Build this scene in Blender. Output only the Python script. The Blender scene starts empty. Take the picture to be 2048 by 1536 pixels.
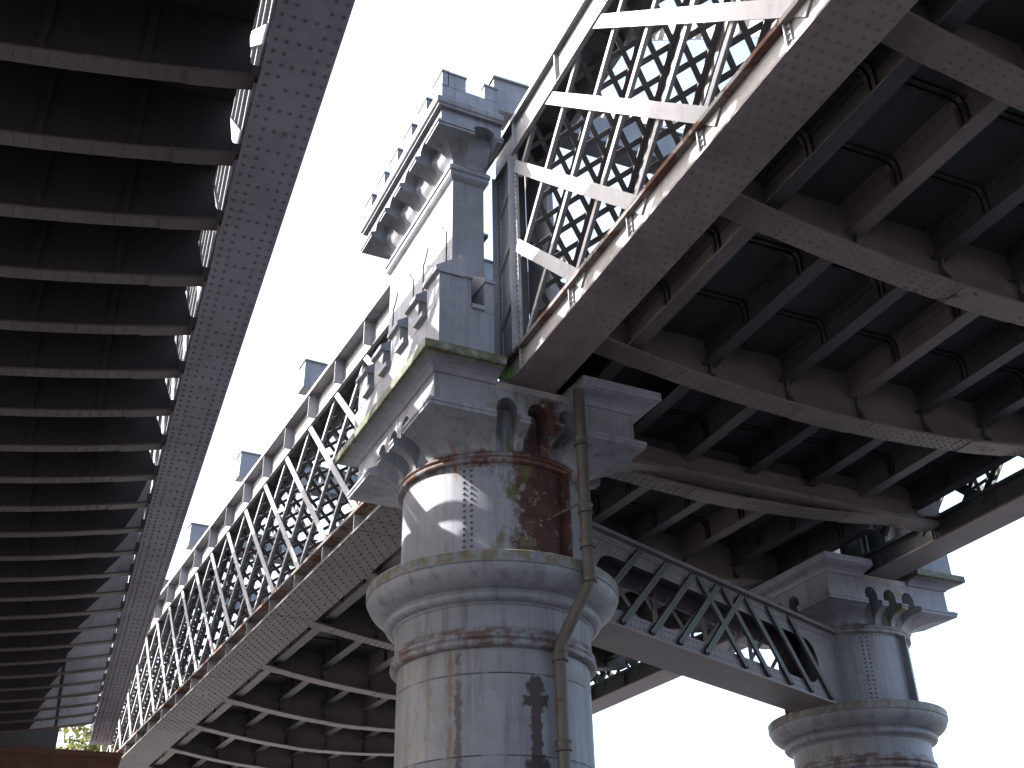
import bpy, bmesh, math, random
from mathutils import Vector, Matrix
R = math.radians
random.seed(7)
S = bpy.context.scene
COL = S.collection

# ------------------------------------------------------------------ camera
PITCH, ROLL, YAW = R(30.48), R(-1.37), R(26.54)
cam_d = bpy.data.cameras.new('camera'); cam = bpy.data.objects.new('camera', cam_d); COL.objects.link(cam)
cp, sp, cr, sr = math.cos(PITCH), math.sin(PITCH), math.cos(ROLL), math.sin(ROLL)
rz = Matrix.Rotation(-YAW, 3, 'Z')
ax_r = rz @ Vector((cr, -sr * sp, sr * cp))
ax_u = rz @ Vector((-sr, -cr * sp, cr * cp))
ax_f = rz @ Vector((0, cp, sp))
m3 = Matrix((ax_r, ax_u, -ax_f)).transposed()
cam.matrix_world = Matrix.Translation((0, 0, 1.6)) @ m3.to_4x4()
cam_d.sensor_width = 36.0
cam_d.lens = 2195.4 / 2048 * 36
cam_d.clip_start = 0.05; cam_d.clip_end = 3000
S.camera = cam

# ------------------------------------------------------------------ light
SUN_EL, SUN_AZ = R(39), R(-66)          # azimuth clockwise from +Y
sdir = Vector((math.sin(SUN_AZ) * math.cos(SUN_EL), math.cos(SUN_AZ) * math.cos(SUN_EL), math.sin(SUN_EL)))
W = bpy.data.worlds.new('World'); S.world = W; W.use_nodes = True
nt = W.node_tree
bg = nt.nodes['Background']
sky = nt.nodes.new('ShaderNodeTexSky'); sky.sky_type = 'NISHITA'; sky.sun_disc = False
sky.sun_elevation = SUN_EL; sky.sun_rotation = SUN_AZ
sky.air_density = 1.0; sky.dust_density = 5.0; sky.ozone_density = 1.0; sky.altitude = 30
hs = nt.nodes.new('ShaderNodeHueSaturation'); hs.inputs['Saturation'].default_value = 0.85
nt.links.new(sky.outputs[0], hs.inputs['Color']); nt.links.new(hs.outputs[0], bg.inputs[0])
bg.inputs[1].default_value = 0.15
sl = bpy.data.lights.new('sun', 'SUN'); so = bpy.data.objects.new('sun', sl); COL.objects.link(so)
sl.energy = 4.5; sl.angle = R(0.5); sl.color = (1.0, 0.965, 0.92)
so.rotation_euler = sdir.to_track_quat('Z', 'Y').to_euler()
S.view_settings.view_transform = 'Standard'; S.view_settings.look = 'None'
S.view_settings.exposure = 2.3; S.view_settings.gamma = 1.0
S.cycles.max_bounces = 8; S.cycles.diffuse_bounces = 5

# ------------------------------------------------------------------ materials
class G:
    def __init__(s, name):
        s.m = bpy.data.materials.new(name); s.m.use_nodes = True
        s.t = s.m.node_tree; s.b = s.t.nodes['Principled BSDF']; s._pos = None
    def n(s, t, **k):
        x = s.t.nodes.new(t)
        for a, v in k.items(): setattr(x, a, v)
        return x
    def put(s, sock, v):
        if hasattr(v, 'node'): s.t.links.new(v, sock)
        else:
            if isinstance(v, (tuple, list)) and len(v) == 3 and sock.type == 'RGBA': v = (*v, 1)
            sock.default_value = v
    @property
    def pos(s):
        if s._pos is None: s._pos = s.n('ShaderNodeNewGeometry').outputs['Position']
        return s._pos
    def vm(s, op, a, b):
        x = s.n('ShaderNodeVectorMath', operation=op); s.put(x.inputs[0], a); s.put(x.inputs[1], b); return x.outputs[0]
    def ma(s, op, a, b=0.0, clamp=False):
        x = s.n('ShaderNodeMath', operation=op); x.use_clamp = clamp; s.put(x.inputs[0], a); s.put(x.inputs[1], b); return x.outputs[0]
    def noise(s, scale, detail=6, rough=.6, stretch=(1, 1, 1), off=(0, 0, 0), dist=0.0):
        v = s.vm('MULTIPLY', s.vm('ADD', s.pos, off), stretch)
        x = s.n('ShaderNodeTexNoise'); s.put(x.inputs['Vector'], v)
        x.inputs['Scale'].default_value = scale; x.inputs['Detail'].default_value = detail
        x.inputs['Roughness'].default_value = rough; x.inputs['Distortion'].default_value = dist
        return x.outputs['Fac']
    def ss(s, v, a, b, lo=0.0, hi=1.0):
        x = s.n('ShaderNodeMapRange', interpolation_type='SMOOTHSTEP'); s.put(x.inputs['Value'], v)
        s.put(x.inputs['From Min'], a); s.put(x.inputs['From Max'], b)
        x.inputs['To Min'].default_value = lo; x.inputs['To Max'].default_value = hi
        return x.outputs['Result']
    def mix(s, f, a, b):
        x = s.n('ShaderNodeMix', data_type='RGBA'); s.put(x.inputs[0], f); s.put(x.inputs[6], a); s.put(x.inputs[7], b); return x.outputs[2]
    def xyz(s, v):
        x = s.n('ShaderNodeSeparateXYZ'); s.put(x.inputs[0], v); return x.outputs
    def band(s, v, a, b, soft):
        return s.ma('MULTIPLY', s.ss(v, a - soft, a + soft), s.ss(v, b - soft, b + soft, 1.0, 0.0))
    def bump(s, h, strength=.3, dist=.02):
        x = s.n('ShaderNodeBump'); x.inputs['Strength'].default_value = strength; x.inputs['Distance'].default_value = dist
        s.put(x.inputs['Height'], h); s.t.links.new(x.outputs[0], s.b.inputs['Normal'])
    def done(s, col, rough=.6, metal=0.0, spec=.3):
        s.put(s.b.inputs['Base Color'], col); s.put(s.b.inputs['Roughness'], rough)
        s.b.inputs['Metallic'].default_value = metal
        s.b.inputs['Specular IOR Level'].default_value = spec
        return s.m

RUST = (.085, .034, .019); RUSTD = (.042, .022, .018); GRIME = (.032, .028, .028); MOSS = (.075, .085, .022)

def paint(name, base, rust=.3, streak=.5, grime=.5, pale=None, rough=.5, bumpy=.25, extra=None):
    """weathered painted iron: tone drift, rain streaks, grime and rust patches"""
    g = G(name)
    drift = g.noise(.9, 5, .6)
    fine = g.noise(14, 8, .7)
    strk = g.noise(9, 5, .6, (1, 1, .07))
    col = g.mix(g.ss(drift, .35, .7), base, tuple(c * .72 for c in base))
    col = g.mix(g.ma('MULTIPLY', g.ss(strk, .45, .72), streak), col, tuple(c * .45 for c in base))
    col = g.mix(g.ma('MULTIPLY', g.ss(fine, .52, .75), .35), col, pale or tuple(min(.8, c * 1.35) for c in base))
    gr = g.noise(3.1, 8, .72, off=(3, 9, 1))
    col = g.mix(g.ma('MULTIPLY', g.ss(gr, .5, .72), grime), col, GRIME)
    rn = g.noise(2.3, 10, .74, off=(7, 2, 5), dist=.4)
    lo = .74 - .25 * rust
    rm = g.ss(rn, lo, lo + .06)
    rcol = g.mix(g.ss(g.noise(21, 4), .35, .65), RUST, RUSTD)
    col = g.mix(rm, col, rcol)
    if extra: col = extra(g, col, rcol)
    g.bump(g.ma('ADD', g.ma('MULTIPLY', fine, .5), g.ma('MULTIPLY', rm, .6)), bumpy, .012)
    return g.done(col, g.ss(rm, 0, 1, rough, .85))

CX, CY = 4.844, 10.291                       # near pier axis
FX, FY = CX + 7.679, CY + 3.04               # far pier axis

def pier_extra(cx, cy, near):
    def f(g, col, rcol):
        x, y, z = g.xyz(g.vm('SUBTRACT', g.pos, (cx, cy, 0)))[:3]
        th = g.ma('ARCTAN2', x, g.ma('MULTIPLY', y, -1.0))
        wob = g.ma('MULTIPLY', g.ma('SUBTRACT', g.noise(5, 7, .75), .5), .55)
        wob2 = g.ma('MULTIPLY', g.ma('SUBTRACT', g.noise(13, 6, .7, off=(2, 2, 2)), .5), .14)
        tw = g.ma('ADD', th, wob); t2 = g.ma('ADD', th, wob2); z2 = g.ma('ADD', z, wob2)
        zw = g.ma('ADD', z, g.ma('MULTIPLY', wob, .4))
        # rusty moulding under the collar
        rg = g.ma('MULTIPLY', g.band(z, 4.77, 4.97, .02), g.ss(g.noise(5, 7, .7), .42, .58))
        col = g.mix(g.ma('MULTIPLY', rg, .8), col, rcol)
        # moss on the collar's edge
        mo = g.ma('MULTIPLY', g.band(z, 5.53, 5.72, .012), g.ss(g.noise(7, 7, .7, off=(1, 5, 2)), .38, .6))
        col = g.mix(g.ma('MULTIPLY', mo, .8), col, g.mix(g.noise(17), MOSS, (.10, .065, .035)))
        # tide marks and drips below mouldings
        dr = g.ma('MULTIPLY', g.band(z2, 4.55, 4.80, .09), g.ss(g.noise(6, 6, .65, (1, 1, .12)), .50, .75))
        col = g.mix(g.ma('MULTIPLY', dr, .6), col, (.06, .05, .052))
        for sz in (4.531, 3.772, 3.0, 2.25):
            sm = g.ma('MULTIPLY', g.band(z, sz - .006, sz + .006, .004), g.ss(g.noise(4), .35, .5))
            col = g.mix(sm, col, (.03, .022, .02))
        if near:
            # great bare-rust patch on the upper shaft under the gutter
            p1 = g.ma('MULTIPLY', g.band(tw, -.19, .55, .05), g.band(z2, 5.70, 6.90, .03))
            p1 = g.ma('MAXIMUM', p1, g.ma('MULTIPLY', g.band(tw, -.02, .22, .06), g.band(z2, 6.8, 7.5, .05)))
            col = g.mix(p1, col, g.mix(g.ss(g.noise(6, 8, .7), .4, .62), (.036, .016, .015), (.066, .030, .024)))
            pl = g.ma('MULTIPLY', p1, g.ss(g.ma('ADD', g.noise(9, 9, .75, off=(4, 4, 4)), g.ma('MULTIPLY', g.band(tw, -.3, -.02, .08), .07)), .58, .62))
            col = g.mix(pl, col, (.15, .135, .145))
            m1 = g.ma('MULTIPLY', g.band(tw, -.42, .02, .10), g.band(zw, 5.74, 7.75, .15))
            col = g.mix(g.ma('MULTIPLY', m1, g.ss(g.noise(8, 7, .7, (1, 1, .5)), .46, .64)), col, g.mix(g.noise(17), MOSS, (.06, .05, .025)))
            # black run from a leak on the lower shaft, cross shaped at its head
            cross = g.ma('MAXIMUM', g.ma('MULTIPLY', g.band(t2, -.085, .03, .012), g.band(z2, 1.0, 4.52, .02)),
                         g.ma('MULTIPLY', g.band(t2, -.16, .10, .012), g.band(z2, 4.22, 4.33, .015)))
            cross = g.ma('MAXIMUM', cross, g.ma('MULTIPLY', g.band(t2, -.12, .07, .012), g.band(z2, 4.36, 4.47, .02)))
            cross = g.ma('MAXIMUM', cross, g.ma('MULTIPLY', g.band(t2, -.15, .10, .02), g.band(z2, 2.6, 3.74, .02)))
            col = g.mix(g.ma('MULTIPLY', cross, .93), col, (.022, .012, .012))
            # vertical plate seam with rust and soot drips
            s1 = g.ma('MULTIPLY', g.band(t2, -.90, -.84, .012), g.band(z, 1.0, 4.79, .02))
            col = g.mix(g.ma('MULTIPLY', s1, g.ss(g.noise(5, 6, .7), .32, .55)), col, g.mix(g.noise(9), (.085, .045, .030), (.16, .14, .125)))
            s2 = g.ma('MULTIPLY', g.band(t2, -.815, -.75, .02), g.ma('MULTIPLY', g.band(z, 1.0, 4.75, .05), g.ss(g.noise(2.5, 5, .6), .35, .5)))
            col = g.mix(g.ma('MULTIPLY', s2, .85), col, (.045, .036, .040))
            s3 = g.ma('MULTIPLY', g.band(tw, -1.5, -1.02, .06), g.ma('MULTIPLY', g.band(z, 3.2, 4.78, .1), g.ss(g.noise(11, 8, .7, (1, 1, .35)), .53, .6)))
            col = g.mix(g.ma('MULTIPLY', s3, .55), col, g.mix(g.ss(g.noise(15, 4), .4, .6), (.10, .07, .045), (.16, .135, .105)))
            # rust weeping at the capital's lower bead
            w1 = g.ma('MULTIPLY', g.band(z2, 6.72, 6.90, .025), g.ss(g.noise(4, 6, .7, off=(8, 1, 1)), .40, .6))
            col = g.mix(w1, col, rcol)
            w2 = g.ma('MULTIPLY', g.band(t2, -.85, -.80, .02), g.band(zw, 6.62, 6.95, .05))
            col = g.mix(g.ma('MULTIPLY', w2, .8), col, (.13, .05, .025))
        else:
            w1 = g.ma('MULTIPLY', g.band(z2, 6.72, 6.90, .025), g.ss(g.noise(4, 6, .7, off=(8, 1, 1)), .45, .6))
            col = g.mix(w1, col, (.06, .045, .04))
            m1 = g.ma('MULTIPLY', g.band(x, .0, .35, .08), g.ma('MULTIPLY', g.band(y, -2, -.8, .05), g.band(zw, 6.9, 7.65, .1)))
            col = g.mix(g.ma('MULTIPLY', m1, g.ss(g.noise(7, 7, .7), .42, .6)), col, (.10, .105, .04))
        return col
    return f

PAINT = (.188, .199, .232)
M = {}
M['pier'] = paint('pier_paint', PAINT, .12, .75, .30, extra=pier_extra(CX, CY, True))
M['pier_far'] = paint('far_pier_paint', PAINT, .10, .65, .32, extra=pier_extra(FX, FY, False))

def moss_top(zs):
    def f(g, col, rcol):
        z = g.xyz(g.pos)[2]
        nz = g.xyz(g.n('ShaderNodeNewGeometry').outputs['Normal'])[2]
        for a, b, am in zs:
            mm = g.ma('MULTIPLY', g.band(z, a, b, .02), g.ss(g.noise(8, 8, .72, off=(3, 3, 3)), .30, .52))
            col = g.mix(g.ma('MULTIPLY', mm, am), col, g.mix(g.ss(g.noise(19, 5), .4, .6), (.065, .078, .022), (.038, .034, .02)))
        up = g.ma('MULTIPLY', g.ss(nz, .35, .7), g.ss(g.noise(7, 7, .7), .35, .5))
        col = g.mix(g.ma('MULTIPLY', up, .85), col, (.10, .10, .04))
        return col
    return f
M['cornice'] = paint('cornice_paint', PAINT, .28, .35, .25, extra=moss_top([(7.60, 7.74, .95)]))
M['cornice_plain'] = paint('cornice_plain_paint', PAINT, .34, .35, .4)
M['turret'] = paint('turret_paint', (.160, .170, .200), .06, .75, .30, extra=moss_top([]))
M['dark'] = paint('soot_and_shadow_iron', (.040, .036, .040), .22, .3, .45)
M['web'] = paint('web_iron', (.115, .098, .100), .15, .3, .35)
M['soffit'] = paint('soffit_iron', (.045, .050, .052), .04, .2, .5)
M['flange'] = paint('flange_iron', (.150, .128, .132), .40, .15, .35)
M['cross'] = paint('cross_girder_iron', (.135, .115, .108), .55, .1, .45, pale=(.22, .20, .19))
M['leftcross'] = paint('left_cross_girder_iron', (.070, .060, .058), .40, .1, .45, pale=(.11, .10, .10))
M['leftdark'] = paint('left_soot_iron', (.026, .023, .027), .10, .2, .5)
M['leftflange'] = paint('left_flange_iron', (.155, .155, .195), .08, .15, .25)
M['lattice'] = paint('lattice_paint', (.26, .26, .275), .16, .3, .4)
M['edge'] = paint('rusty_edge', (.25, .245, .25), .50, .25, .45)
M['farflange'] = paint('far_flange_iron', (.098, .083, .082), .30, .15, .4)
M['lacing'] = paint('shaded_lacing', (.085, .082, .088), .35, .3, .5)  # lacing and inner bars in a darker tone: their shade painted in
M['ledge'] = paint('rusty_ledge', (.11, .095, .09), .95, .3, .5)
M['pipe'] = paint('pipe_paint', (.070, .062, .056), .62, .5, .4)
M['portal'] = paint('portal_paint', (.125, .112, .128), .22, .25, .35)
M['overhead'] = paint('overhead_paint', (.17, .185, .21), .10, .45, .3)
M['rivet'] = paint('rivet_painted_shade', (.068, .060, .066), .3, .2, .5)  # rivets darker than their plates: the shaded side of each head painted in
g = G('black_iron'); M['black'] = g.done(g.mix(g.ss(g.noise(9), .4, .7), (.020, .020, .022), (.05, .042, .036)), .5)
g = G('ground_gravel'); M['ground'] = g.done(g.mix(g.noise(.6, 8, .7), (.150, .145, .148), (.105, .100, .104)), .9)
# brick
g = G('brick')
bt = g.n('ShaderNodeTexBrick')
xb = g.xyz(g.pos); cb = g.n('ShaderNodeCombineXYZ'); g.put(cb.inputs[0], xb[0]); g.put(cb.inputs[1], xb[2])
g.put(bt.inputs['Vector'], cb.outputs[0]); bt.inputs['Scale'].default_value = 1.0
bt.inputs['Brick Width'].default_value = .23; bt.inputs['Row Height'].default_value = .075; bt.inputs['Mortar Size'].default_value = .008
bt.inputs['Color1'].default_value = (.115, .042, .028, 1); bt.inputs['Color2'].default_value = (.075, .03, .022, 1); bt.inputs['Mortar'].default_value = (.06, .05, .045, 1)
M['brick'] = g.done(g.mix(g.ss(g.noise(1.7, 7), .45, .7), bt.outputs[0], (.05, .035, .03)), .9)
g.bump(bt.outputs['Fac'], -.4, .01)

def leafmat(name, a, b):
    g = G(name); m_ = g.done(g.mix(g.ss(g.noise(3.0, 3), .35, .65), a, b), .55)
    g.b.inputs['Transmission Weight'].default_value = 0.0
    tr = g.n('ShaderNodeBsdfTranslucent'); tr.inputs[0].default_value = (*[c * 1.3 for c in b], 1)
    ms = g.n('ShaderNodeMixShader'); ms.inputs[0].default_value = .35
    out = g.t.nodes['Material Output']
    g.t.links.new(g.b.outputs[0], ms.inputs[1]); g.t.links.new(tr.outputs[0], ms.inputs[2]); g.t.links.new(ms.outputs[0], out.inputs[0])
    return m_
M['leaf'] = leafmat('leaf', (.035, .055, .012), (.075, .09, .022))
M['leaf_yellow'] = leafmat('yellow_leaf', (.055, .062, .018), (.10, .10, .03))
M['grass'] = leafmat('grass_blade', (.05, .14, .02), (.09, .20, .03))
g = G('bark'); M['bark'] = g.done(g.mix(g.noise(6, 6, .7, (1, 1, .2)), (.09, .07, .05), (.04, .03, .025)), .9)

# ------------------------------------------------------------------ mesh helpers
class MB:
    def __init__(s): s.v = []; s.f = []; s.k = []
    def add(s, vs, fs, k=0):
        o = len(s.v); s.v += [tuple(v) for v in vs]; s.f += [tuple(i + o for i in f) for f in fs]; s.k += [k] * len(fs)
    def box(s, a, b):
        x0, y0, z0 = a; x1, y1, z1 = b
        s.add([(x0, y0, z0), (x1, y0, z0), (x1, y1, z0), (x0, y1, z0), (x0, y0, z1), (x1, y0, z1), (x1, y1, z1), (x0, y1, z1)],
              [(0, 3, 2, 1), (4, 5, 6, 7), (0, 1, 5, 4), (1, 2, 6, 5), (2, 3, 7, 6), (3, 0, 4, 7)])
    def bar(s, p0, p1, w, h, side):
        """box from p0 to p1; w measured along 'side', h across it"""
        p0, p1, side = Vector(p0), Vector(p1), Vector(side)
        d = (p1 - p0).normalized(); a = (side - d * side.dot(d)).normalized(); b = d.cross(a)
        vs = []
        for p in (p0, p1):
            for i, j in ((-1, -1), (1, -1), (1, 1), (-1, 1)): vs.append(p + a * (w / 2 * i) + b * (h / 2 * j))
        s.add(vs, [(3, 2, 1, 0), (4, 5, 6, 7), (0, 1, 5, 4), (1, 2, 6, 5), (2, 3, 7, 6), (3, 0, 4, 7)])
    def prism(s, poly, o, ux, uy, un):
        """polygon in (ux,uy) extruded from o along un"""
        o, ux, uy, un = Vector(o), Vector(ux), Vector(uy), Vector(un); n = len(poly)
        a = [o + ux * p[0] + uy * p[1] for p in poly]; b = [v + un for v in a]
        if ux.cross(uy).dot(un) < 0: a, b = b, a
        s.add(a + b, [tuple(range(n - 1, -1, -1)), tuple(range(n, 2 * n))] + [(i, (i + 1) % n, n + (i + 1) % n, n + i) for i in range(n)])
    def lathe(s, prof, n=96, c=(0, 0)):
        vs = []; fs = []; m = len(prof)
        for k in range(n):
            t = 2 * math.pi * k / n
            for r, z in prof: vs.append((c[0] + r * math.cos(t), c[1] + r * math.sin(t), z))
        for k in range(n):
            k2 = (k + 1) % n
            for i in range(m - 1): fs.append((k * m + i, k2 * m + i, k2 * m + i + 1, k * m + i + 1))
        s.add(vs, fs)
    def loft(s, rings, cap=True):
        n = len(rings[0]); vs = [v for r in rings for v in r]; fs = []
        for j in range(len(rings) - 1):
            for i in range(n):
                i2 = (i + 1) % n; fs.append((j * n + i, j * n + i2, (j + 1) * n + i2, (j + 1) * n + i))
        if cap: fs.append(tuple(range(n - 1, -1, -1))); fs.append(tuple((len(rings) - 1) * n + i for i in range(n)))
        s.add(vs, fs)
    def tube(s, pts, r, n=14, cap=True):
        pts = [Vector(p) for p in pts]; rings = []
        ref = Vector((0, 0, 1))
        prev = None
        for i, p in enumerate(pts):
            d = (pts[min(i + 1, len(pts) - 1)] - pts[max(i - 1, 0)]).normalized()
            if prev is None:
                a = d.cross(Vector((.3, .9, .1))).normalized()
            else: a = (prev - d * prev.dot(d)).normalized()
            prev = a; b = d.cross(a); rr = r[i] if isinstance(r, (list, tuple)) else r
            rings.append([p + a * (rr * math.cos(2 * math.pi * k / n)) + b * (rr * math.sin(2 * math.pi * k / n)) for k in range(n)])
        s.loft(rings, cap)
    def rivet(s, p, nrm, r=.015, h=None):
        p, nrm = Vector(p), Vector(nrm); a = nrm.orthogonal().normalized(); b = nrm.cross(a); h = h or r * .8; vs = []
        for k in range(6):
            c_, s_ = math.cos(k * math.pi / 3), math.sin(k * math.pi / 3); vs.append(p + (a * c_ + b * s_) * r)
        for k in range(6):
            c_, s_ = math.cos(k * math.pi / 3), math.sin(k * math.pi / 3); vs.append(p + (a * c_ + b * s_) * r * .6 + nrm * h * .8)
        vs.append(p + nrm * h)
        s.add(vs, [(k, (k + 1) % 6, 6 + (k + 1) % 6, 6 + k) for k in range(6)] + [(6 + k, 6 + (k + 1) % 6, 12) for k in range(6)], 1)
    def build(s, name, mat, parent=None, smooth=False, angle=40):
        me = bpy.data.meshes.new(name); me.from_pydata(s.v, [], s.f); me.materials.append(mat)
        if 1 in s.k: me.materials.append(M['rivet']); me.polygons.foreach_set('material_index', s.k)
        if smooth:
            me.polygons.foreach_set('use_smooth', [True] * len(me.polygons))
            try: me.set_sharp_from_angle(angle=R(angle))
            except Exception: pass
        me.update()
        o = bpy.data.objects.new(name, me); COL.objects.link(o)
        if parent is not None: o.parent = parent
        return o

def tag(o, label, cat, group=None):
    o['label'] = label; o['category'] = cat
    if group: o['group'] = group
    return o
def thing(name, label, cat, loc=(0, 0, 0), rotz=0.0, group=None):
    o = bpy.data.objects.new(name, None); COL.objects.link(o); o.empty_display_size = .3
    o.location = loc; o.rotation_euler = (0, 0, rotz); return tag(o, label, cat, group)
def struct(o): o['kind'] = 'structure'; return o
ORD = ['first', 'second', 'third', 'fourth', 'fifth', 'sixth', 'seventh', 'eighth', 'ninth', 'tenth', 'eleventh', 'twelfth', 'thirteenth',
       'fourteenth', 'fifteenth', 'sixteenth', 'seventeenth', 'eighteenth', 'nineteenth', 'twentieth', 'twenty-first', 'twenty-second',
       'twenty-third', 'twenty-fourth', 'twenty-fifth', 'twenty-sixth', 'twenty-seventh', 'twenty-eighth']

# ------------------------------------------------------------------ ground
b = MB(); b.add([(-1500, -1500, 0), (1500, -1500, 0), (1500, 1500, 0), (-1500, 1500, 0)], [(0, 1, 2, 3)])
struct(b.build('ground', M['ground']))

# ------------------------------------------------------------------ piers
def capital_mesh():
    """round bead below growing into a square lip, three arched flutes in each face"""
    H0 = 1.296
    edges = [(-.40, -.135), (-.135 + .0, .135), (.135, .40)]
    fl = [(-.535, -.265), (-.135, .135), (.265, .535)]           # flutes, as face coordinate over the half width 1.296
    def outline(z, half, rnd, depth, wid):
        """half: square half width, rnd: 1 = circle r 1.02, 0 = square; flute width factor wid (0 closes), flute core radius depth"""
        pts = []
        for q in range(4):
            us = []
            for a, c in fl:
                m = (a + c) / 2; h = (c - a) / 2 * max(wid, .004)
                us += [(m - h, 0), (m - h, 1), (m - h * .5, 1), (m, 1), (m + h * .5, 1), (m + h, 1), (m + h, 0)]
            grid = [(-1.296 + .12 * k, 0) for k in range(1, 7)]
            us += grid + [(-u, f_) for u, f_ in grid] + [(-1.296, 0), (-.20, 0), (.20, 0)]
            us = [u for u in us if True]
            order = sorted(range(len(us)), key=lambda i: (us[i][0], i))
            # keep flute edge duplicates in the right order
            seq = [(-1.296, 0)] + [(-1.296 + .12 * k, 0) for k in range(1, 7)]
            for i, (a, c) in enumerate(fl):
                m = (a + c) / 2; h = (c - a) / 2 * max(wid, .004)
                seq += [(m - h, 0), (m - h, 1), (m - h * .5, 1), (m, 1), (m + h * .5, 1), (m + h, 1), (m + h, 0)]
                if i < 2: seq += [((-.20, .20)[i], 0)]
            seq += [(1.296 - .12 * k, 0) for k in range(6, 0, -1)]
            for u, f_ in seq:
                th = math.atan2(u, H0); sq = half / math.cos(th)
                r = rnd * 1.02 + (1 - rnd) * sq
                if f_:
                    m = min(fl, key=lambda e: abs((e[0] + e[1]) / 2 - u)); mm = (m[0] + m[1]) / 2
                    w_ = max(0, 1 - ((u - mm) / .136) ** 2)
                    r2 = depth - .06 * w_
                    r = min(r - .002, r2 / max(.82, math.cos(th)) if wid > .05 else r - .001)
                x, y = r * math.sin(th), -r * math.cos(th)
                a_ = q * math.pi / 2
                pts.append((x * math.cos(a_) - y * math.sin(a_), x * math.sin(a_) + y * math.cos(a_), z))
        return pts
    rings = []
    n = 9
    for k in range(n):
        t = k / (n - 1); e = 1 - math.sqrt(max(0, 1 - (t * .985) ** 2)); e /= 1 - math.sqrt(1 - .985 ** 2)
        rings.append(outline(6.87 + .215 * t, 1.25, 1 - e, .99 - .03 * t, 1))
    rings.append(outline(7.088, 1.285, 0, .96, 1)); rings.append(outline(7.125, 1.285, 0, .96, 1)); rings.append(outline(7.13, 1.296, 0, .96, 1))
    rings.append(outline(7.165, 1.296, 0, .96, 1)); rings.append(outline(7.185, 1.25, 0, .96, 1)); rings.append(outline(7.20, 1.20, 0, .96, 1))
    rings.append(outline(7.30, 1.20, 0, .98, .95)); rings.append(outline(7.35, 1.20, 0, 1.0, .75)); rings.append(outline(7.385, 1.20, 0, 1.02, .45)); rings.append(outline(7.40, 1.20, 0, 1.1, 0))
    rings.append(outline(7.50, 1.20, 0, 1.1, 0))
    m = MB(); m.loft(rings); return m

def cornice_block(x0, x1, sgn):
    """moulded block: inner end x0 flush, outer end and both long ends moulded outwards. sgn = side of the outer end"""
    prof = [(0, 7.50), (.0, 7.515), (.02, 7.52), (.035, 7.54), (.05, 7.56), (.09, 7.585), (.155, 7.60), (.185, 7.605), (.185, 7.615), (.215, 7.62), (.22, 7.63), (.22, 7.72)]
    m = MB(); rings = []
    for e, z in prof:
        xo = sgn * (1.20 + e); y = 1.20 + e * 1.27
        q = [(x0, -y, z), (xo, -y, z), (xo, y, z), (x0, y, z)]
        if sgn < 0: q.reverse()
        rings.append(q)
    m.loft(rings); return m

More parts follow.
